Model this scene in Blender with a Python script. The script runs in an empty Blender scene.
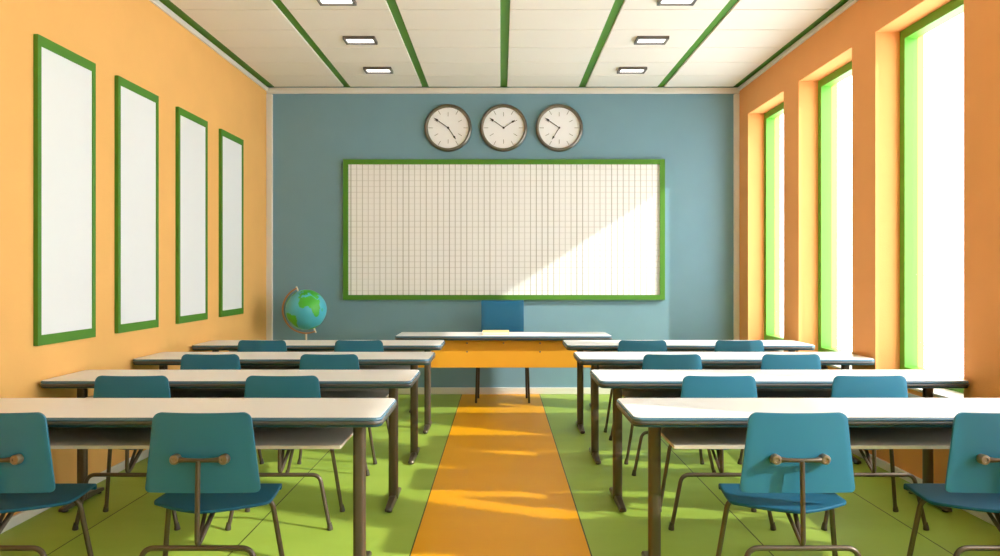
import bpy, bmesh, math, random
from mathutils import Vector, Matrix
C = bpy.context.scene.collection
sc = bpy.context.scene
PI = math.pi
random.seed(4)

# ------------------------------------------------------------------ materials
def lin(c):
    return tuple((v/255/12.92) if v/255 <= 0.04045 else ((v/255+0.055)/1.055)**2.4 for v in c) + (1.0,)

def mat(name, rgb, rough=0.5, metal=0.0, noise=0.0, nscale=8.0, bump=0.0, bscale=60.0, spec=0.5, coat=0.0):
    m = bpy.data.materials.new(name); m.use_nodes = True
    nt = m.node_tree; b = nt.nodes['Principled BSDF']
    b.inputs['Base Color'].default_value = lin(rgb)
    b.inputs['Roughness'].default_value = rough
    b.inputs['Metallic'].default_value = metal
    b.inputs['Specular IOR Level'].default_value = spec
    b.inputs['Coat Weight'].default_value = coat
    tc = nt.nodes.new('ShaderNodeTexCoord')
    if noise > 0:
        n = nt.nodes.new('ShaderNodeTexNoise'); n.inputs['Scale'].default_value = nscale
        n.inputs['Detail'].default_value = 4
        nt.links.new(tc.outputs['Object'], n.inputs['Vector'])
        mx = nt.nodes.new('ShaderNodeMix'); mx.data_type = 'RGBA'
        c = lin(rgb)
        mx.inputs['A'].default_value = tuple(v*(1-noise) for v in c[:3]) + (1,)
        mx.inputs['B'].default_value = tuple(min(1, v*(1+noise)) for v in c[:3]) + (1,)
        nt.links.new(n.outputs['Fac'], mx.inputs['Factor'])
        nt.links.new(mx.outputs['Result'], b.inputs['Base Color'])
    if bump > 0:
        n2 = nt.nodes.new('ShaderNodeTexNoise'); n2.inputs['Scale'].default_value = bscale
        n2.inputs['Detail'].default_value = 3
        nt.links.new(tc.outputs['Object'], n2.inputs['Vector'])
        bp = nt.nodes.new('ShaderNodeBump'); bp.inputs['Strength'].default_value = bump
        bp.inputs['Distance'].default_value = 0.004
        nt.links.new(n2.outputs['Fac'], bp.inputs['Height'])
        nt.links.new(bp.outputs['Normal'], b.inputs['Normal'])
    return m

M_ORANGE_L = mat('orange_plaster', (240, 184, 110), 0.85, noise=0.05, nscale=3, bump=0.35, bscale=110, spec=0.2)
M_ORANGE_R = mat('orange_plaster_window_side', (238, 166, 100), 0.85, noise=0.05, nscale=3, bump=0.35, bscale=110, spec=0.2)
M_BLUEWALL = mat('blue_grey_plaster', (122, 158, 174), 0.85, noise=0.05, nscale=3, bump=0.35, bscale=110, spec=0.2)
M_TRIM = mat('cream_trim_paint', (226, 222, 214), 0.6, noise=0.02)
M_CEIL = mat('cream_ceiling_panel', (234, 228, 220), 0.75, noise=0.02, nscale=2)
M_GREEN = mat('leaf_green_paint', (74, 132, 28), 0.55, noise=0.06, nscale=6)
M_WGREEN = mat('window_green_paint', (92, 162, 42), 0.5, noise=0.04, nscale=6)
M_PANEL = mat('white_panel', (232, 234, 236), 0.6, noise=0.01)
M_LAMINATE = mat('white_laminate', (236, 234, 234), 0.42, noise=0.012, nscale=5)
M_EDGE = mat('slate_blue_edging', (78, 116, 140), 0.25, noise=0.04, nscale=10)
M_GREYBAND = mat('grey_brown_edging', (92, 92, 92), 0.35, metal=0.2, noise=0.03)
M_LIP = mat('dark_teal_lip', (26, 66, 74), 0.4, noise=0.04)
M_SHELF = mat('warm_grey_shelf', (214, 204, 188), 0.5, noise=0.04, nscale=4)
M_BRONZE = mat('bronze_grey_metal', (98, 86, 74), 0.36, metal=0.55, noise=0.05, nscale=12)
M_BOLT = mat('bolt_metal', (150, 132, 112), 0.3, metal=0.6, noise=0.04)
M_CAP = mat('dark_foot_cap', (72, 64, 54), 0.5, noise=0.04)
M_DARKMET = mat('dark_brown_metal', (70, 58, 50), 0.4, metal=0.5, noise=0.05)
M_RUBBER = mat('dark_rubber', (44, 40, 36), 0.7, noise=0.05)
M_TEAL = mat('teal_plastic', (42, 116, 148), 0.42, noise=0.03, nscale=5)
M_TEALSEAT = mat('teal_seat_plastic', (22, 86, 116), 0.6, spec=0.25, noise=0.03, nscale=5)
M_TBLUE = mat('deep_blue_plastic', (22, 108, 152), 0.45, noise=0.06, nscale=7)
M_ORANGEPANEL = mat('orange_board', (230, 162, 40), 0.5, noise=0.03, nscale=4)
M_BEZEL = mat('brushed_steel', (128, 122, 112), 0.28, metal=0.9, noise=0.05, nscale=20)
M_DIAL = mat('clock_dial', (246, 246, 250), 0.6, noise=0.01)
M_BLACK = mat('black_ink', (24, 20, 18), 0.6, noise=0.02)
M_TICK = mat('grey_ink', (120, 112, 104), 0.6, noise=0.02)
M_OCEAN = mat('globe_ocean', (84, 186, 210), 0.35, noise=0.08, nscale=6)
M_LAND = mat('globe_land', (74, 184, 54), 0.4, noise=0.12, nscale=9)
M_COPPER = mat('copper_brown', (196, 132, 84), 0.4, metal=0.3, noise=0.05)
M_IVORY = mat('ivory_post', (226, 214, 188), 0.5, noise=0.03)
M_COVER = mat('cream_book_cover', (246, 222, 150), 0.6, noise=0.03)
M_PAGES = mat('book_pages', (250, 240, 212), 0.8, noise=0.03, nscale=40)
M_LFRAME = mat('grey_light_frame', (104, 98, 92), 0.4, metal=0.3, noise=0.03)

def emit(name, col, s):
    m = bpy.data.materials.new(name); m.use_nodes = True
    b = m.node_tree.nodes['Principled BSDF']
    b.inputs['Base Color'].default_value = (.9, .9, .9, 1)
    b.inputs['Emission Color'].default_value = col
    b.inputs['Emission Strength'].default_value = s
    return m
M_LAMP = emit('lamp_diffuser', (1, .98, .95, 1), 2.5)

def glass():
    m = bpy.data.materials.new('clear_glass'); m.use_nodes = True
    nt = m.node_tree; nt.nodes.clear()
    o = nt.nodes.new('ShaderNodeOutputMaterial'); t = nt.nodes.new('ShaderNodeBsdfTransparent')
    t.inputs['Color'].default_value = (.97, .99, .98, 1)
    g = nt.nodes.new('ShaderNodeBsdfGlossy'); g.inputs['Roughness'].default_value = 0.03
    x = nt.nodes.new('ShaderNodeMixShader'); x.inputs['Fac'].default_value = 0.04
    nt.links.new(t.outputs[0], x.inputs[1]); nt.links.new(g.outputs[0], x.inputs[2])
    nt.links.new(x.outputs[0], o.inputs['Surface'])
    return m
M_GLASS = glass()

def math_node(nt, op, a, b=None):
    n = nt.nodes.new('ShaderNodeMath'); n.operation = op
    for i, v in enumerate((a, b)):
        if v is None: continue
        if isinstance(v, (int, float)): n.inputs[i].default_value = v
        else: nt.links.new(v, n.inputs[i])
    return n.outputs[0]

def mixc(nt, fac, a, b):
    n = nt.nodes.new('ShaderNodeMix'); n.data_type = 'RGBA'
    nt.links.new(fac, n.inputs['Factor'])
    for k, v in (('A', a), ('B', b)):
        if isinstance(v, tuple): n.inputs[k].default_value = v
        else: nt.links.new(v, n.inputs[k])
    return n.outputs['Result']

def floor_mat():
    m = bpy.data.materials.new('linoleum_floor'); m.use_nodes = True
    nt = m.node_tree; b = nt.nodes['Principled BSDF']
    tc = nt.nodes.new('ShaderNodeTexCoord'); sp = nt.nodes.new('ShaderNodeSeparateXYZ')
    nt.links.new(tc.outputs['Object'], sp.inputs[0])
    ax = math_node(nt, 'ABSOLUTE', sp.outputs['X'])
    aisle = math_node(nt, 'LESS_THAN', ax, 0.466)
    n = nt.nodes.new('ShaderNodeTexNoise'); n.inputs['Scale'].default_value = 2.2; n.inputs['Detail'].default_value = 6
    mp = nt.nodes.new('ShaderNodeMapping'); mp.inputs['Scale'].default_value = (0.7, 1.6, 1)
    nt.links.new(tc.outputs['Object'], mp.inputs[0]); nt.links.new(mp.outputs[0], n.inputs['Vector'])
    g = mixc(nt, n.outputs['Fac'], lin((138, 166, 56)), lin((162, 188, 84)))
    o = mixc(nt, n.outputs['Fac'], lin((222, 152, 0)), lin((234, 168, 4)))
    col = mixc(nt, aisle, g, o)
    # seams every 0.932 m beginning at 0.466
    sh = math_node(nt, 'ADD', ax, 0.466)
    md = math_node(nt, 'MODULO', sh, 0.932)
    d1 = math_node(nt, 'SUBTRACT', md, 0.0)
    d2 = math_node(nt, 'SUBTRACT', 0.932, md)
    d = math_node(nt, 'MINIMUM', d1, d2)
    inner = math_node(nt, 'GREATER_THAN', ax, 0.2)
    seam = math_node(nt, 'MULTIPLY', math_node(nt, 'LESS_THAN', d, 0.0038), inner)
    col = mixc(nt, seam, col, lin((52, 56, 18)))
    nt.links.new(col, b.inputs['Base Color'])
    b.inputs['Roughness'].default_value = 0.42
    b.inputs['Specular IOR Level'].default_value = 0.25
    n2 = nt.nodes.new('ShaderNodeTexNoise'); n2.inputs['Scale'].default_value = 14
    nt.links.new(tc.outputs['Object'], n2.inputs['Vector'])
    bp = nt.nodes.new('ShaderNodeBump'); bp.inputs['Strength'].default_value = 0.08; bp.inputs['Distance'].default_value = 0.003
    nt.links.new(n2.outputs['Fac'], bp.inputs['Height']); nt.links.new(bp.outputs['Normal'], b.inputs['Normal'])
    return m
M_FLOOR = floor_mat()

def grid_mat(cell=0.0692):
    m = bpy.data.materials.new('gridded_writing_surface'); m.use_nodes = True
    nt = m.node_tree; b = nt.nodes['Principled BSDF']
    tc = nt.nodes.new('ShaderNodeTexCoord'); sp = nt.nodes.new('ShaderNodeSeparateXYZ')
    nt.links.new(tc.outputs['Object'], sp.inputs[0])
    def line(out, w):
        u = math_node(nt, 'MULTIPLY', math_node(nt, 'ADD', out, 10.0), 1/cell)
        f = math_node(nt, 'FRACT', u)
        idx = math_node(nt, 'FLOOR', u)
        wn = nt.nodes.new('ShaderNodeTexWhiteNoise'); wn.noise_dimensions = '1D'
        nt.links.new(idx, wn.inputs['W'])
        return math_node(nt, 'LESS_THAN', f, w/cell), wn.outputs['Value']
    lv, rv = line(sp.outputs['X'], 0.0105)
    lh, rh = line(sp.outputs['Z'], 0.0095)
    fv = math_node(nt, 'MULTIPLY', lv, math_node(nt, 'ADD', math_node(nt, 'MULTIPLY', rv, 0.45), 0.32))
    fh = math_node(nt, 'MULTIPLY', lh, math_node(nt, 'ADD', math_node(nt, 'MULTIPLY', rh, 0.18), 0.10))
    f = math_node(nt, 'MAXIMUM', fv, fh)
    col = mixc(nt, f, lin((244, 244, 246)), lin((136, 128, 118)))
    nt.links.new(col, b.inputs['Base Color'])
    b.inputs['Roughness'].default_value = 0.35
    return m
M_GRID = grid_mat()

# ------------------------------------------------------------------ mesh helpers
def newbm(): return bmesh.new()

def add_box(bm, x0, x1, y0, y1, z0, z1):
    vs = [bm.verts.new(p) for p in ((x0,y0,z0),(x1,y0,z0),(x1,y1,z0),(x0,y1,z0),(x0,y0,z1),(x1,y0,z1),(x1,y1,z1),(x0,y1,z1))]
    for f in ((0,3,2,1),(4,5,6,7),(0,1,5,4),(1,2,6,5),(2,3,7,6),(3,0,4,7)):
        bm.faces.new([vs[i] for i in f])
    return vs

def box(x0, x1, y0, y1, z0, z1, bev=0.0, seg=2):
    bm = newbm(); add_box(bm, x0, x1, y0, y1, z0, z1)
    if bev: bmesh.ops.bevel(bm, geom=bm.edges[:], offset=bev, segments=seg, profile=0.5, affect='EDGES')
    return bm

def obj(name, bm, m, parent=None, smooth=False, angle=0.6):
    bmesh.ops.recalc_face_normals(bm, faces=bm.faces[:])
    me = bpy.data.meshes.new(name); bm.to_mesh(me); bm.free()
    ms = m if isinstance(m, (list, tuple)) else [m]
    for x in ms: me.materials.append(x)
    o = bpy.data.objects.new(name, me); C.objects.link(o)
    if parent: o.parent = parent
    if smooth:
        for p in me.polygons: p.use_smooth = True
        me.set_sharp_from_angle(angle=angle)
    return o

def fillet(pts, radii, n=7):
    pts = [Vector(p) for p in pts]; out = [pts[0]]
    for i in range(1, len(pts)-1):
        p = pts[i]; a = (pts[i-1]-p); b = (pts[i+1]-p); r = radii if isinstance(radii, (int, float)) else radii[i-1]
        if r <= 0: out.append(p); continue
        ang = a.angle(b); t = r/math.tan(ang/2); t = min(t, a.length*0.49, b.length*0.49)
        p0 = p+a.normalized()*t; p1 = p+b.normalized()*t
        for k in range(n+1):
            s = k/n
            out.append(p0*(1-s)**2 + p*2*s*(1-s) + p1*s**2)
    out.append(pts[-1]); return out

def add_tube(bm, pts, r, n=12, caps=True):
    pts = [Vector(p) for p in pts]
    rs = r if isinstance(r, (list, tuple)) else [r]*len(pts)
    t0 = (pts[1]-pts[0]).normalized()
    u = t0.orthogonal().normalized(); rings = []
    for i, p in enumerate(pts):
        if i == 0: t = t0
        elif i == len(pts)-1: t = (pts[-1]-pts[-2]).normalized()
        else: t = ((pts[i+1]-p).normalized() + (p-pts[i-1]).normalized()).normalized()
        u = (u - t*u.dot(t)).normalized(); v = t.cross(u)
        rings.append([bm.verts.new(p + (u*math.cos(2*PI*k/n)+v*math.sin(2*PI*k/n))*rs[i]) for k in range(n)])
    for a, b in zip(rings, rings[1:]):
        for k in range(n): bm.faces.new((a[k], a[(k+1) % n], b[(k+1) % n], b[k]))
    if caps: bm.faces.new(rings[0][::-1]); bm.faces.new(rings[-1])

def add_lathe(bm, prof, mtx, n=48):
    """prof: (radius, height) along local z; mtx places it."""
    rings = []
    for r, h in prof:
        if r < 1e-6: rings.append([bm.verts.new(mtx @ Vector((0,0,h)))])
        else: rings.append([bm.verts.new(mtx @ Vector((r*math.cos(2*PI*k/n), r*math.sin(2*PI*k/n), h))) for k in range(n)])
    for a, b in zip(rings, rings[1:]):
        for k in range(n):
            k2 = (k+1) % n
            if len(a) == 1 and len(b) == 1: continue
            if len(a) == 1: bm.faces.new((a[0], b[k2], b[k]))
            elif len(b) == 1: bm.faces.new((a[k], a[k2], b[0]))
            else: bm.faces.new((a[k], a[k2], b[k2], b[k]))

def rrect(x0, x1, y0, y1, r, n=6):
    pts = []
    for cx, cy, a0 in ((x1-r, y1-r, 0), (x0+r, y1-r, 90), (x0+r, y0+r, 180), (x1-r, y0+r, 270)):
        for k in range(n+1):
            a = math.radians(a0+90*k/n); pts.append((cx+r*math.cos(a), cy+r*math.sin(a)))
    return pts

def rings_solid(bm, loops, close=True):
    """loops of (x,y,z) with equal counts, skinned in order; first and last capped."""
    R = [[bm.verts.new(p) for p in l] for l in loops]
    n = len(R[0])
    for a, b in zip(R, R[1:]):
        for k in range(n): bm.faces.new((a[k], a[(k+1) % n], b[(k+1) % n], b[k]))
    if close: bm.faces.new(R[0][::-1]); bm.faces.new(R[-1])

def thing(name, label, cat, loc=(0,0,0), rotz=0, group=None):
    o = bpy.data.objects.new(name, None); C.objects.link(o); o.empty_display_size = 0.1
    o.location = loc; o.rotation_euler = (0,0,rotz); o['label'] = label; o['category'] = cat
    if group: o['group'] = group
    return o

def struct(o, label, cat):
    o['kind'] = 'structure'; o['label'] = label; o['category'] = cat
    return o

def dup(root, loc, label):
    def rec(o, parent):
        c = o.copy(); C.objects.link(c); c.parent = parent
        for ch in list(o.children): rec(ch, c)
        return c
    r = rec(root, None); r.location = loc; r['label'] = label
    return r

# ------------------------------------------------------------------ room shell
XL, XR, YB, YF, ZC = -2.795, 2.845, 9.10, -3.6, 3.66
T = 0.37                      # window wall thickness
CX = 0.037; PW = 0.932        # ceiling module

struct(obj('floor', box(XL-0.2, XR+T, YF, YB+0.2, -0.1, 0.0), M_FLOOR), 'green linoleum floor with an orange aisle strip down the middle', 'floor')
struct(obj('wall_back', box(XL-0.2, XR+T, YB, YB+0.2, 0.0, ZC+0.15), M_BLUEWALL), 'blue-grey plaster wall behind the gridded board', 'wall')
struct(obj('wall_front', box(XL-0.2, XR+T, YF-0.2, YF, 0.0, ZC+0.15), M_BLUEWALL), 'blue-grey plaster wall facing the board', 'wall')
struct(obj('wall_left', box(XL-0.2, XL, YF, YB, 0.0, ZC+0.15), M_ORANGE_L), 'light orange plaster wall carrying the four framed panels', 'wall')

# right wall with window openings
WZ0, WZ1 = 0.645, 3.28
wins = [(8.74-1.485*k-1.10, 8.74-1.485*k) for k in range(8)]
bm = newbm()
add_box(bm, XR, XR+T, YF, YB, 0.0, WZ0)
add_box(bm, XR, XR+T, YF, YB, WZ1, ZC+0.15)
prev = YB
for a, b in wins:
    add_box(bm, XR, XR+T, b, prev, WZ0, WZ1); prev = a
add_box(bm, XR, XR+T, YF, prev, WZ0, WZ1)
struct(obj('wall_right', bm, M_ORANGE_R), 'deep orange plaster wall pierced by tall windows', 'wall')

def make_window(n, y0, y1):
    xf0, xf1 = XR+0.185, XR+0.285
    fw = 0.07
    bm = newbm()
    outer = [(y0, WZ0), (y1, WZ0), (y1, WZ1), (y0, WZ1)]
    inner = [(y0+fw, WZ0+0.10), (y1-fw, WZ0+0.10), (y1-fw, WZ1-fw), (y0+fw, WZ1-fw)]
    L = []
    for x in (xf0, xf1):
        L.append(([bm.verts.new((x, *p)) for p in outer], [bm.verts.new((x, *p)) for p in inner]))
    for o_, i_ in L:
        for k in range(4): bm.faces.new((o_[k], o_[(k+1)%4], i_[(k+1)%4], i_[k]))
    for k in range(4):
        bm.faces.new((L[0][0][k], L[0][0][(k+1)%4], L[1][0][(k+1)%4], L[1][0][k]))
        bm.faces.new((L[0][1][k], L[0][1][(k+1)%4], L[1][1][(k+1)%4], L[1][1][k]))
    w = obj('window_%d' % n, bm, M_WGREEN)
    ords = ['first', 'second', 'third', 'fourth', 'fifth', 'sixth', 'seventh', 'eighth', 'ninth'][n-1]
    struct(w, 'tall green framed window, %s from the blue-grey wall' % ords, 'window')
    obj('pane', box(xf0+0.055, xf0+0.061, y0+fw-0.005, y1-fw+0.005, WZ0+0.095, WZ1-fw+0.005), M_GLASS, w)
    obj('window_sill', box(XR-0.012, xf0, y0+0.001, y1-0.001, WZ0, WZ0+0.018, 0.004), M_TRIM, w)
for i, (a, b) in enumerate(wins): make_window(i+1, a, b)

# ceiling: panels (slabs) hung under a backing, green strips recessed between them
bm = newbm()
add_box(bm, XL-0.2, XR+T, YF, YB+0.2, ZC+0.03, ZC+0.15)
gap = 0.041
ys = [9.03-0.53*k for k in range(27)]
for i in range(-3, 3):
    xa = CX+PW*i+gap; xb = CX+PW*(i+1)-gap
    if i == -3: xa += 0.03
    if i == 2: xb -= 0.03
    for k in range(26):
        vs_b = box(xa, xb, ys[k+1]+0.0075, ys[k]-0.0075, ZC, ZC+0.0299, 0.003, 1)
        tmp = bpy.data.meshes.new('t'); vs_b.to_mesh(tmp); vs_b.free(); bm.from_mesh(tmp); bpy.data.meshes.remove(tmp)
struct(obj('ceiling', bm, M_CEIL), 'cream panelled ceiling with narrow cross joints', 'ceiling')
for i in range(-3, 4):
    x = CX+PW*i
    a, b = x-gap-0.002, x+gap+0.002
    if i == -3: a, b = XL, x+gap+0.032
    if i == 3: a, b = x-gap-0.032, XR
    o = obj('trim_%d' % (i+4), box(a, b, YF, YB, ZC+0.018, ZC+0.03), M_GREEN)
    struct(o, 'green strip in the ceiling, %s from the window wall' % ['seventh','sixth','fifth','fourth','third','second','first'][i+3], 'ceiling strip')

# crown, corner and base mouldings
cw = 0.026
struct(obj('trim_8', box(XL, XR, YB-0.05, YB, ZC-0.068, ZC, 0.006), M_TRIM), 'cream crown moulding along the blue-grey wall', 'moulding')
struct(obj('trim_9', box(XL, XL+cw, YF, YB-0.05, ZC-0.046, ZC, 0.006), M_TRIM), 'cream crown moulding along the wall of framed panels', 'moulding')
struct(obj('trim_10', box(XR-cw, XR, YF, YB-0.05, ZC-0.046, ZC, 0.006), M_TRIM), 'cream crown moulding above the windows', 'moulding')
struct(obj('trim_11', box(XL, XL+0.07, YB-0.05, YB, 0.08, ZC-0.075, 0.006), M_TRIM), 'cream corner moulding beside the globe', 'moulding')
struct(obj('trim_12', box(XR-0.06, XR, YB-0.05, YB, 0.08, ZC-0.075, 0.006), M_TRIM), 'cream corner moulding beside the windows', 'moulding')
struct(obj('baseboard_back', box(XL, XR, YB-0.02, YB, 0, 0.08, 0.005), M_TRIM), 'cream baseboard under the blue-grey wall', 'baseboard')
struct(obj('baseboard_left', box(XL, XL+0.02, YF, YB-0.02, 0, 0.06, 0.005), M_TRIM), 'cream baseboard under the wall of framed panels', 'baseboard')
struct(obj('baseboard_right', box(XR-0.02, XR, YF, YB-0.02, 0, 0.06, 0.005), M_TRIM), 'cream baseboard under the windows', 'baseboard')

# ------------------------------------------------------------------ ceiling lights
def make_light(loc, label):
    t = thing('ceiling_light', label, 'light', loc, 0, 'recessed ceiling lights')
    w, d, fr, fy, h = 0.149, 0.092, 0.021, 0.014, 0.028
    bm = newbm()
    outer = [(-w,-d),(w,-d),(w,d),(-w,d)]; inner = [(-w+fr,-d+fy),(w-fr,-d+fy),(w-fr,d-fy),(-w+fr,d-fy)]
    V = {}
    for nm, pts in (('o', outer), ('i', inner)):
        for z in (-h, 0): V[nm, z] = [bm.verts.new((*p, z)) for p in pts]
    for k in range(4):
        j = (k+1) % 4
        bm.faces.new((V['o',-h][k], V['o',-h][j], V['i',-h][j], V['i',-h][k]))
        bm.faces.new((V['o',0][k], V['o',0][j], V['i',0][j], V['i',0][k]))
        bm.faces.new((V['o',-h][k], V['o',-h][j], V['o',0][j], V['o',0][k]))
        bm.faces.new((V['i',-h][k], V['i',-h][j], V['i',0][j], V['i',0][k]))
    obj('frame', bm, M_LFRAME, t)
    obj('diffuser', box(-w+fr, w-fr, -d+fy, d-fy, -0.012, -0.002), M_LAMP, t)
    return t
L0 = None
for side, x in (('window', 1.422), ('framed panel', -1.325)):
    for k, nm in ((0, 'nearest the clock wall'), (1, 'second from the clock wall'), (2, 'third from the clock wall')):
        lab = 'small square ceiling light on the %s side, %s' % (side, nm)
        loc = (x, 8.235-1.06*k, ZC)
        L0 = make_light(loc, lab) if L0 is None else (dup(L0, loc, lab) and L0)

# ------------------------------------------------------------------ framed blank panels on the left wall
def make_panel(loc, label):
    t = thing('framed_panel', label, 'wall panel', loc, 0, 'framed panels on the orange wall')
    W, H, fw, fz, d = 0.65, 1.867, 0.036, 0.062, 0.027
    bm = newbm()
    outer = [(0,0),(W,0),(W,H),(0,H)]; inner = [(fw,fz),(W-fw,fz),(W-fw,H-fz),(fw,H-fz)]
    V = {}
    for nm, pts in (('o', outer), ('i', inner)):
        for x in (0, d): V[nm, x] = [bm.verts.new((x, *p)) for p in pts]
    for k in range(4):
        j = (k+1) % 4
        for x in (0, d): bm.faces.new((V['o',x][k], V['o',x][j], V['i',x][j], V['i',x][k]))
        for nm in 'oi': bm.faces.new((V[nm,0][k], V[nm,0][j], V[nm,d][j], V[nm,d][k]))
    obj('frame', bm, M_GREEN, t)
    obj('panel', box(0.0, 0.019, fw-0.003, W-fw+0.003, fz-0.003, H-fz+0.003), M_PANEL, t)
    return t
P0 = None
for k, nm in enumerate(['first from the globe corner', 'second from the globe corner', 'third from the globe corner', 'farthest from the globe and largest in view']):
    lab = 'tall blank white panel in a green frame, %s' % nm
    loc = (XL+0.001, (7.53, 6.53, 5.50, 4.544)[k], 1.013)
    P0 = make_panel(loc, lab) if P0 is None else (dup(P0, loc, lab) and P0)

# ------------------------------------------------------------------ gridded board
def make_board():
    t = thing('gridded_board', 'wide white board with a fine grey grid and green frame below the clocks', 'whiteboard', (0.040, YB-0.001, 1.13))
    W, H, fw, d = 1.918, 1.675, 0.058, 0.045
    bm = newbm()
    outer = [(-W,0),(W,0),(W,H),(-W,H)]; inner = [(-W+fw,fw),(W-fw,fw),(W-fw,H-fw),(-W+fw,H-fw)]
    V = {}
    for nm, pts in (('o', outer), ('i', inner)):
        for y in (0, -d): V[nm, y] = [bm.verts.new((p[0], y, p[1])) for p in pts]
    for k in range(4):
        j = (k+1) % 4
        for y in (0, -d): bm.faces.new((V['o',y][k], V['o',y][j], V['i',y][j], V['i',y][k]))
        for nm in 'oi': bm.faces.new((V[nm,0][k], V[nm,0][j], V[nm,-d][j], V[nm,-d][k]))
    obj('frame', bm, M_GREEN, t)
    obj('writing_surface', box(-W+fw-0.003, W-fw+0.003, -0.02, -0.002, fw-0.003, H-fw+0.003), M_GRID, t)
make_board()

# ------------------------------------------------------------------ wall clocks (local: face towards -y)
def make_clock(x, hour_deg, min_deg, label):
    t = thing('wall_clock', label, 'clock', (x+0.008, YB-0.001, 3.183), 0, 'round clocks above the board')
    F = Matrix.Rotation(PI/2, 4, 'X')          # local z -> -y
    R = 0.283
    bm = newbm()
    add_lathe(bm, [(R-0.02, 0), (R, 0.012), (R+0.001, 0.03), (R-0.008, 0.046), (R-0.02, 0.052), (R-0.034, 0.048), (R-0.04, 0.036), (R-0.041, 0.02)], F, 72)
    obj('bezel', bm, M_BEZEL, t, True)
    bm = newbm(); add_lathe(bm, [(0, 0.004), (R-0.038, 0.004), (R-0.038, 0.024), (0, 0.024)], F, 72)
    obj('dial', bm, M_DIAL, t)
    for k in range(12):
        bm = newbm()
        r0, r1 = ((0.138, 0.188), (0.182, 0.236))[k % 2 if k not in (3, 9) else 1]
        add_box(bm, -0.0026, 0.0026, -0.0255, -0.0235, r0, r1)
        bmesh.ops.transform(bm, matrix=Matrix.Rotation(k*PI/6, 4, 'Y'), verts=bm.verts[:])
        obj('hour_mark', bm, M_TICK, t)
    def hand(name, deg, L, wid, y):
        bm = newbm()
        pts = [(-wid, -0.008), (-wid, L*0.72), (-wid*3.0, L*0.76), (-0.0012, L), (0.0012, L), (wid*3.0, L*0.76), (wid, L*0.72), (wid, -0.008)]
        a = [bm.verts.new((p[0], y, p[1])) for p in pts]; b = [bm.verts.new((p[0], y-0.003, p[1])) for p in pts]
        bm.faces.new(a); bm.faces.new(b[::-1])
        for k in range(len(pts)): bm.faces.new((a[k], a[(k+1)%8], b[(k+1)%8], b[k]))
        bmesh.ops.transform(bm, matrix=Matrix.Rotation(math.radians(deg), 4, 'Y'), verts=bm.verts[:])
        obj(name, bm, M_BLACK, t)
    hand('hour_hand', hour_deg, 0.165, 0.0042, -0.027)
    hand('minute_hand', min_deg, 0.205, 0.0042, -0.031)
    bm = newbm(); add_lathe(bm, [(0, 0.024), (0.012, 0.024), (0.012, 0.038), (0, 0.040)], F, 20)
    obj('centre_cap', bm, M_BLACK, t, True)
make_clock(-0.636, 146, 305, 'round metal-rimmed wall clock showing about ten to five, nearest the framed panels')
make_clock(0.026, 56, 305, 'round metal-rimmed wall clock showing about ten to two, middle of three')
make_clock(0.690, 212, 305, 'round metal-rimmed wall clock showing about ten to seven, nearest the windows')

# ------------------------------------------------------------------ student tables
TZ = 0.80
def top_parts(t, x0, x1, y0, y1):
    """laminate top, blue rounded bead, grey band and teal under-lip, stacked"""
    def loops(spec):
        return [[(p[0], p[1], TZ+z) for p in rrect(x0+i, x1-i, y0+i, y1-i, 0.045-i)] for i, z in spec]
    bm = newbm(); rings_solid(bm, loops([(0.016, -0.0005), (0.008, -0.001), (0.003, -0.004), (0.0005, -0.009), (0.001, -0.014), (0.004, -0.0165), (0.016, -0.0165)]))
    obj('edge_band', bm, M_EDGE, t, True, 0.9)
    bm = newbm(); rings_solid(bm, loops([(0.009, -0.003), (0.009, 0.0005), (0.0105, 0.0015)])); obj('tabletop', bm, M_LAMINATE, t)
    bm = newbm(); rings_solid(bm, loops([(0.003, -0.0166), (0.0, -0.020), (0.0, -0.029), (0.004, -0.0325)])); obj('underframe', bm, M_GREYBAND, t, True, 0.9)
    bm = newbm(); rings_solid(bm, loops([(0.008, -0.0326), (0.004, -0.035), (0.005, -0.042), (0.012, -0.045)])); obj('lower_lip', bm, M_LIP, t, True, 0.9)

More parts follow.
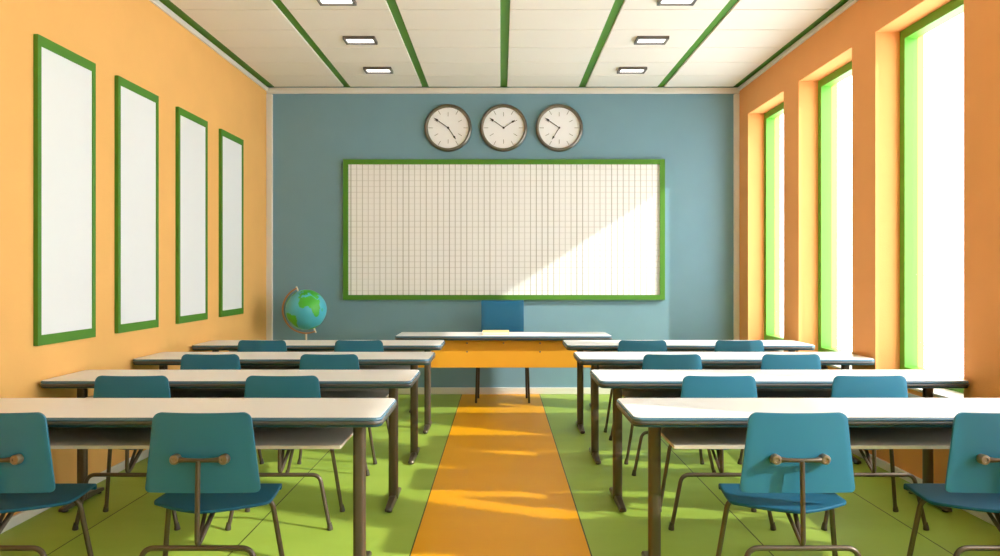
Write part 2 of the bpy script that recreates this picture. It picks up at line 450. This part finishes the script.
def make_table(name, label, loc, group, length, posts, shelf=True, cat='table', mirror=1):
    """local origin: inner end of the top at x=0; the top runs to x=mirror*length; y=0 is the post line"""
    t = thing(name, label, cat, loc, 0, group)
    x0, x1 = sorted((0, mirror*length))
    top_parts(t, x0, x1, -0.245, 0.30)
    if shelf:
        sa, sb = sorted((mirror*(posts[0]+0.05), mirror*(posts[1]-0.03)))
        bm = newbm()
        # bent tray: flat base, upturned rear lip
        prof = [(-0.20, 0.650), (-0.20, 0.664), (0.24, 0.664), (0.255, 0.676), (0.255, 0.742), (0.267, 0.742), (0.267, 0.668), (0.249, 0.650)]
        A = [bm.verts.new((sa, p[0], p[1])) for p in prof]; B = [bm.verts.new((sb, p[0], p[1])) for p in prof]
        bm.faces.new(A); bm.faces.new(B[::-1])
        for k in range(len(prof)): bm.faces.new((A[k], A[(k+1)%8], B[(k+1)%8], B[k]))
        obj('shelf', bm, M_SHELF, t)
    for px in posts:
        x = mirror*px
        bm = newbm()
        pr = [(0.0, 0.028), (0.0, TZ-0.045)]
        L = [[(x+p[0], p[1], z) for p in rrect(-0.030, 0.030, -0.024, 0.024, 0.020, 5)] for z in (0.026, TZ-0.0449)]
        rings_solid(bm, L)
        lg = obj('leg', bm, M_BRONZE, t, True, 0.8)
        # foot: tapered bar with raised middle
        bm = newbm(); L = []
        for y, hw, zt in ((-0.236, 0.014, 0.026), (-0.228, 0.020, 0.031), (-0.05, 0.023, 0.048), (0.05, 0.023, 0.048), (0.228, 0.020, 0.031), (0.236, 0.014, 0.026)):
            zb = 0.012
            L.append([(x-hw, y, zb), (x+hw, y, zb), (x+hw, y, zt-0.008), (x+hw-0.006, y, zt), (x-hw+0.006, y, zt), (x-hw, y, zt-0.008)])
        rings_solid(bm, L)
        obj('foot', bm, M_BRONZE, lg)
        for y in (-0.19, 0.19):
            bm = newbm(); add_lathe(bm, [(0, 0), (0.017, 0), (0.019, 0.004), (0.016, 0.0125), (0, 0.0125)], Matrix.Translation((x, y, 0)), 16)
            obj('glide', bm, M_RUBBER, lg, True)
        # top bracket under the tabletop
        bm = box(x-0.02, x+0.02, -0.024, 0.24, TZ-0.066, TZ-0.0451, 0.004, 1)
        obj('bracket', bm, M_DARKMET, lg)
    return t

rows_y = [3.655, 4.81, 5.965, 7.06]            # post lines
row_nm = ['fourth row from the gridded board', 'third row from the gridded board', 'second row from the gridded board', 'first row from the gridded board']
TL0 = TR0 = None
for i, y in enumerate(rows_y):
    ll = 'white-topped student table on the framed panel side, %s' % row_nm[i]
    lr = 'white-topped student table on the window side, %s' % row_nm[i]
    g = 'student tables in rows beside the aisle'
    pl = (-0.535, y, 0); prr = (0.594, y, 0)
    if i == 0:
        TL0 = make_table('student_table', ll, pl, g, 2.25, (0.144, 2.112), mirror=-1)
        TR0 = make_table('student_table', lr, prr, g, 2.24, (0.145, 2.11), mirror=1)
    else:
        dup(TL0, pl, ll); dup(TR0, prr, lr)

# ------------------------------------------------------------------ student chairs (local: +y is forward)
def grid_surface(bm, fn, nu, nv):
    V = [[bm.verts.new(fn(-1+2*i/nu, j/nv)) for i in range(nu+1)] for j in range(nv+1)]
    for j in range(nv):
        for i in range(nu): bm.faces.new((V[j][i], V[j][i+1], V[j+1][i+1], V[j+1][i]))

def thicken(o, th, bev):
    s = o.modifiers.new('thickness', 'SOLIDIFY'); s.thickness = th; s.offset = -1.0
    b = o.modifiers.new('soft_edge', 'BEVEL'); b.width = bev; b.segments = 2; b.limit_method = 'ANGLE'; b.angle_limit = 0.9
    return o

def backrest_fn(zb, zt, yb, yt, wb, wt, rb, rt, curve):
    H = zt-zb
    def fn(u, v):
        # rows packed towards the ends so that the corners round off
        vv = 0.5-0.5*math.cos(PI*v)
        z = zb+H*vv; w = wb+(wt-wb)*vv
        e = H*(1-vv)
        if e < rt: w -= rt-math.sqrt(max(0, rt*rt-(rt-e)**2))
        e = H*vv
        if e < rb: w -= rb-math.sqrt(max(0, rb*rb-(rb-e)**2))
        x = u*w
        y = yb+(yt-yb)*vv+curve*(x/0.25)**2
        return (x, y, z - 0.006*(1-(x/0.25)**2)*vv)
    return fn

def make_chair(label, loc):
    t = thing('student_chair', label, 'chair', loc, 0, 'student chairs at the tables')
    # seat
    def seat(u, v):
        yr = -0.160+0.122*abs(u)**1.5
        hw = 0.230+0.025*math.cos(v*PI*0.5)
        if v < 0.12:
            q = 1-v/0.12; hw -= 0.012*q*q
        yy = yr+(0.215-yr)*min(1, v/0.86)
        rise = 0.010*min(1, v/0.86)
        z = 0.458+rise-0.005*(1-u*u)*math.sin(PI*min(1, v/0.86))
        if v > 0.86:
            a = (v-0.86)/0.14*PI*0.6
            yy = 0.215+0.026*math.sin(a); z -= 0.026*(1-math.cos(a))
        return (u*hw, yy, z)
    bm = newbm(); grid_surface(bm, seat, 24, 28)
    thicken(obj('seat', bm, M_TEALSEAT, t, True), 0.014, 0.004)
    bm = newbm(); grid_surface(bm, backrest_fn(0.524, 0.866, -0.134, -0.140, 0.245, 0.205, 0.022, 0.034, 0.012), 16, 40)
    br = thicken(obj('backrest', bm, M_TEAL, t, True), 0.012, 0.003)
    R = 0.0115
    # rear legs: one bent tube, split at the middle into two legs joined by a low bar
    def rear_half(s):
        bm = newbm()
        p = fillet([(0, -0.175, 0.308), (s*0.225, -0.175, 0.308), (s*0.286, -0.19, 0.012)], 0.055)
        add_tube(bm, p, R, 14); return bm
    def front_half(s):
        bm = newbm()
        p = fillet([(0, 0.085, 0.435), (s*0.230, 0.085, 0.435), (s*0.285, 0.14, 0.012)], 0.05)
        add_tube(bm, p, R, 14); return bm
    for s in (-1, 1):
        for hf, fy in ((rear_half, -0.19), (front_half, 0.14)):
            lg = obj('leg', hf(s), M_BRONZE, t, True, 1.0)
            bm = newbm()
            add_lathe(bm, [(0, 0), (0.0155, 0), (0.0165, 0.006), (0.0140, 0.025), (0.0120, 0.034), (0.0120, 0.04)],
                      Matrix.Translation((s*0.2885, fy, 0)) @ Matrix.Rotation(math.radians(-6*s), 4, 'Y'), 16)
            bmesh.ops.translate(bm, verts=bm.verts[:], vec=(0, 0, -min(v.co.z for v in bm.verts)))
            obj('foot_cap', bm, M_CAP, lg, True)
    # spine with its double strut to the seat
    bm = newbm()
    add_tube(bm, fillet([(0, -0.171, 0.668), (0, -0.173, 0.63), (0, -0.184, 0.306), (0.02, -0.02, 0.443)], [0.02, 0.022]), 0.0105, 14)
    add_tube(bm, fillet([(0, -0.178, 0.314), (-0.02, -0.02, 0.443)], 0), 0.0085, 12)
    obj('spine', bm, M_BRONZE, t, True, 1.0)
    # dog-bone bar carrying the backrest
    bm = newbm()
    yb = -0.152
    pts = [(-0.100, yb, 0.670), (-0.084, yb-0.004, 0.670), (-0.060, -0.164, 0.670), (0, -0.169, 0.670), (0.060, -0.164, 0.670), (0.084, yb-0.004, 0.670), (0.100, yb, 0.670)]
    add_tube(bm, pts, [0.012, 0.013, 0.009, 0.0085, 0.009, 0.013, 0.012], 14)
    tb = obj('back_bar', bm, M_BRONZE, t, True, 1.0)
    for s in (-1, 1):
        bm = newbm()
        add_lathe(bm, [(0.021, 0.0), (0.021, 0.027), (0.018, 0.032), (0.011, 0.033), (0.010, 0.029), (0, 0.028)],
                  Matrix.Translation((s*0.102, -0.137, 0.670)) @ Matrix.Rotation(PI/2-0.05, 4, 'X'), 22)
        obj('bolt', bm, M_BOLT, tb, True, 0.7)
    return t

CH0 = None
for i in range(4):
    y = 3.33+1.147*i
    for side, sx in (('framed panel', -1), ('window', 1)):
        for end, d in (('aisle', (1.262, 1.250, 1.240, 1.239)[i]), ('wall', (2.130, 2.112, 2.100, 2.086)[i])):
            where = {'aisle': 'nearer the aisle', 'wall': 'nearer the wall'}[end]
            lab = 'teal chair on the %s side, %s, %s' % (side, row_nm[i].replace('from the gridded', 'from'), where)
            if i == 0: d -= 0.004 if sx < 0 else 0.009
            loc = (sx*d, y, 0)
            if CH0 is None: CH0 = make_chair(lab, loc)
            else: dup(CH0, loc, lab)

# ------------------------------------------------------------------ teacher's desk, chair, book
td = thing('teacher_desk', 'white-topped desk with an orange front panel below the board', 'desk', (0.03, 8.07, 0))
top_parts(td, -1.125, 1.125, -0.25, 0.30)
fp = obj('front_panel', box(-0.925, 0.925, -0.165, -0.147, 0.465, TZ-0.0451, 0.003, 1), M_ORANGEPANEL, td)
for x, z in ((-0.38, 0.72), (0.0, 0.72), (0.38, 0.72), (-0.38, 0.63), (0.38, 0.63)):
    bm = newbm(); add_lathe(bm, [(0, 0), (0.009, 0), (0.007, 0.005), (0, 0.006)], Matrix.Translation((x, -0.1645, z)) @ Matrix.Rotation(PI/2, 4, 'X'), 14)
    obj('screw', bm, M_BEZEL, fp, True)
for x in (-0.955, 0.955):
    bm = newbm()
    rings_solid(bm, [[(x+p[0], p[1], z) for p in rrect(-0.030, 0.030, -0.024, 0.024, 0.020, 5)] for z in (0.026, TZ-0.0449)])
    lg = obj('leg', bm, M_BRONZE, td, True, 0.8)
    bm = newbm(); L = []
    for y, hw, zt in ((-0.236, 0.014, 0.026), (-0.228, 0.020, 0.031), (-0.05, 0.023, 0.048), (0.05, 0.023, 0.048), (0.228, 0.020, 0.031), (0.236, 0.014, 0.026)):
        L.append([(x-hw, y, 0.012), (x+hw, y, 0.012), (x+hw, y, zt-0.008), (x+hw-0.006, y, zt), (x-hw+0.006, y, zt), (x-hw, y, zt-0.008)])
    rings_solid(bm, L); obj('foot', bm, M_BRONZE, lg)
    for y in (-0.19, 0.19):
        bm = newbm(); add_lathe(bm, [(0, 0), (0.017, 0), (0.019, 0.004), (0.016, 0.0125), (0, 0.0125)], Matrix.Translation((x, y, 0)), 16)
        obj('glide', bm, M_RUBBER, lg, True)

tc_ = thing('teacher_chair', 'blue chair with a tall square back behind the orange-fronted desk', 'chair', (0.021, 8.60, 0))
obj('seat', box(-0.30, 0.30, -0.15, 0.20, 0.435, 0.46, 0.01), M_TBLUE, tc_, True)
bm = newbm(); grid_surface(bm, backrest_fn(0.56, 1.135, 0.185, 0.225, 0.245, 0.247, 0.012, 0.012, 0.0), 8, 24)
thicken(obj('backrest', bm, M_TBLUE, tc_, True), 0.016, 0.003)
for s in (-1, 1):
    for fy, ty, fx, tx in ((-0.13, -0.12, 0.296, 0.283), (0.20, 0.17, 0.280, 0.270)):
        bm = newbm(); add_tube(bm, [(s*fx, fy, 0.0), (s*tx, ty, 0.437)], 0.0125, 12)
        bmesh.ops.translate(bm, verts=bm.verts[:], vec=(0, 0, -min(v.co.z for v in bm.verts)))
        obj('leg', bm, M_DARKMET, tc_, True, 1.0)
    bm = newbm(); add_tube(bm, fillet([(s*0.13, 0.10, 0.433), (s*0.13, 0.215, 0.433), (s*0.13, 0.218, 0.80)], 0.04), 0.011, 12)
    obj('back_support', bm, M_DARKMET, tc_, True, 1.0)

bk = thing('book', 'closed cream book lying flat on the orange-fronted desk', 'book', (-0.052, 8.04, TZ+0.0015))
bm = newbm()
add_box(bm, -0.14, 0.14, -0.10, 0.10, 0, 0.004); add_box(bm, -0.14, 0.14, -0.10, 0.10, 0.033, 0.037); add_box(bm, -0.14, 0.14, 0.096, 0.10, 0.004, 0.033)
obj('cover', bm, M_COVER, bk)
obj('pages', box(-0.134, 0.134, -0.094, 0.095, 0.0041, 0.0329), M_PAGES, bk)

# ------------------------------------------------------------------ globe on a floor stand
AF = [(-6,36),(10,37),(11,33),(20,31),(25,32),(33,31),(35,27),(38,18),(43,12),(51,12),(47,4),(41,-3),(40,-12),(35,-20),(33,-27),(27,-34),(19,-35),(15,-27),(12,-17),(13,-8),(9,-1),(9,4),(4,6),(-4,5),(-8,4),(-13,8),(-17,14),(-16,22),(-10,30)]
EU = [(-9,37),(-9,43),(-2,44),(-4,48),(3,51),(8,54),(9,57),(12,55),(20,55),(24,60),(21,63),(25,66),(18,62),(17,57),(12,58),(6,59),(6,62),(14,68),(25,71),(40,67),(45,68),(60,69),(60,45),(50,45),(48,40),(40,41),(30,46),(28,41),(24,38),(22,37),(20,41),(14,45),(18,40),(16,38),(10,44),(4,43),(0,40),(-2,37)]
UK = [(-5,50),(1,51),(0,54),(-3,58),(-6,57),(-4,54)]
AS = [(27,41),(36,37),(35,32),(39,21),(43,13),(55,17),(59,22),(52,26),(57,26),(67,25),(73,20),(77,8),(80,14),(88,22),(94,17),(98,9),(103,2),(104,9),(109,12),(107,20),(118,24),(122,31),(121,38),(127,36),(129,40),(140,50),(155,60),(162,58),(175,64),(180,68),(140,73),(105,77),(80,72),(60,69),(60,45),(50,45),(48,40),(40,41)]
SA = [(-80,-4),(-78,2),(-76,9),(-71,12),(-62,10),(-52,5),(-48,-1),(-35,-6),(-39,-16),(-41,-22),(-48,-26),(-53,-33),(-58,-38),(-65,-42),(-68,-50),(-69,-55),(-74,-50),(-73,-38),(-71,-28),(-70,-18),(-76,-14)]
NA = [(-168,66),(-155,71),(-125,70),(-95,72),(-80,70),(-65,60),(-56,52),(-66,45),(-75,38),(-81,31),(-80,25),(-84,30),(-97,27),(-97,20),(-88,21),(-83,10),(-78,8),(-90,14),(-105,20),(-112,30),(-122,37),(-124,47),(-135,58),(-155,58)]
GR = [(-55,60),(-43,60),(-22,70),(-18,80),(-35,83),(-65,80),(-68,76),(-54,70)]
AU = [(114,-22),(122,-18),(130,-12),(137,-12),(141,-11),(146,-19),(153,-26),(150,-37),(140,-38),(131,-31),(116,-35)]
MG = [(44,-16),(50,-15),(47,-25),(44,-24)]
def inside(poly, x, y):
    c = False; n = len(poly)
    for i in range(n):
        x1, y1 = poly[i]; x2, y2 = poly[i-1]
        if (y1 > y) != (y2 > y) and x < (x2-x1)*(y-y1)/(y2-y1)+x1: c = not c
    return c
def land(lon, lat):
    if lat < -72: return True
    return any(inside(p, lon, lat) for p in (AF, EU, UK, AS, SA, NA, GR, AU, MG))

GX, GY, GZ, GR_ = -2.207, 8.62, 1.033, 0.228
gl = thing('globe', 'green and blue world globe in a copper half ring in the corner', 'globe', (GX, GY, 0))
bm = newbm(); NU, NV = 180, 90
# axis leans to -x at the top in the picture plane; the half ring runs on the -x side
tilt = Matrix.Translation((0, 0, GZ)) @ Matrix.Rotation(math.radians(-23), 4, 'Y')
VV = [[bm.verts.new(tilt @ Vector((GR_*math.sin(PI*j/NV)*math.cos(2*PI*i/NU), GR_*math.sin(PI*j/NV)*math.sin(2*PI*i/NU), GR_*math.cos(PI*j/NV)))) for i in range(NU)] for j in range(1, NV)]
top = bm.verts.new(tilt @ Vector((0,0,GR_))); bot = bm.verts.new(tilt @ Vector((0,0,-GR_)))
LON0 = -16
def lonlat(i, j):
    ang = 360*(i+0.5)/NU       # direction angle; -y (270 deg) faces the room
    lon = (ang-270+LON0+180) % 360-180
    return lon, 90-180*(j+0.5)/NV
for i in range(NU):
    i2 = (i+1) % NU
    f = bm.faces.new((top, VV[0][i], VV[0][i2])); f.material_index = 0
    for j in range(NV-2):
        f = bm.faces.new((VV[j][i], VV[j+1][i], VV[j+1][i2], VV[j][i2]))
        lo, la = lonlat(i, j+1)
        f.material_index = 1 if land(lo, la) else 0
    f = bm.faces.new((VV[NV-2][i2], VV[NV-2][i], bot)); f.material_index = 1
obj('sphere', bm, [M_OCEAN, M_LAND], gl, True, 3.0)
bm = newbm()
pts = []
RR = 0.265
for k in range(41):
    a = math.radians(90+180*k/40)
    pts.append(tilt @ Vector((RR*math.cos(a), 0, RR*math.sin(a))))
for p0, p1 in ((pts[0], pts[-1]),): pass
# flat strip section
inn = []; 
rings = []
for k in range(41):
    a = math.radians(90+180*k/40)
    d = Vector((math.cos(a), 0, math.sin(a)))
    rings.append([tilt @ (d*r + Vector((0, y, 0))) for r, y in ((RR-0.007, -0.016), (RR+0.007, -0.016), (RR+0.007, 0.016), (RR-0.007, 0.016))])
rings_solid(bm, rings)
obj('half_ring', bm, M_COPPER, gl)
for s in (-1, 1):
    bm = newbm(); add_tube(bm, [tilt @ Vector((0, 0, s*(GR_-0.005))), tilt @ Vector((0, 0, s*(RR+0.02)))], 0.010, 12)
    obj('pivot_pin', bm, M_IVORY, gl, True, 0.8)
bm = newbm(); add_lathe(bm, [(0, 0.03), (0.03, 0.03), (0.028, 0.06), (0.013, 0.10), (0.012, 0.5), (0.018, 0.52), (0.012, 0.54), (0.0115, GZ-RR+0.004), (0, GZ-RR+0.004)], Matrix.Identity(4), 20)
obj('post', bm, M_IVORY, gl, True, 0.8)
bm = newbm(); add_lathe(bm, [(0, 0), (0.17, 0), (0.175, 0.012), (0.16, 0.024), (0.06, 0.034), (0, 0.036)], Matrix.Identity(4), 40)
obj('base', bm, M_COPPER, gl, True, 0.8)

# ------------------------------------------------------------------ light
w = bpy.data.worlds.new('sky'); sc.world = w; w.use_nodes = True
bg = w.node_tree.nodes['Background']; bg.inputs['Color'].default_value = (0.93, 0.945, 1.0, 1); bg.inputs['Strength'].default_value = 8.0
sun = bpy.data.lights.new('sun', 'SUN'); sun.energy = 5.6; sun.angle = math.radians(1.2); sun.color = (1.0, 0.94, 0.85)
so = bpy.data.objects.new('sun', sun); C.objects.link(so)
so.rotation_euler = Vector((-1.0, 0.435, -0.65)).to_track_quat('-Z', 'Y').to_euler()
so.location = (8, -1, 6)

# ------------------------------------------------------------------ camera
cam = bpy.data.cameras.new('camera'); co = bpy.data.objects.new('camera', cam); C.objects.link(co)
co.location = (0, 0, 1.45); co.rotation_euler = (PI/2, 0, 0)
cam.sensor_width = 36; cam.lens = 760*36/1000
cam.shift_x = -0.0007; cam.shift_y = -0.005
sc.camera = co
sc.view_settings.view_transform = 'Standard'
sc.view_settings.look = 'None'
sc.view_settings.exposure = 0.0
sc.cycles.max_bounces = 10; sc.cycles.diffuse_bounces = 8; sc.cycles.transparent_max_bounces = 16
sc.cycles.use_denoising = True
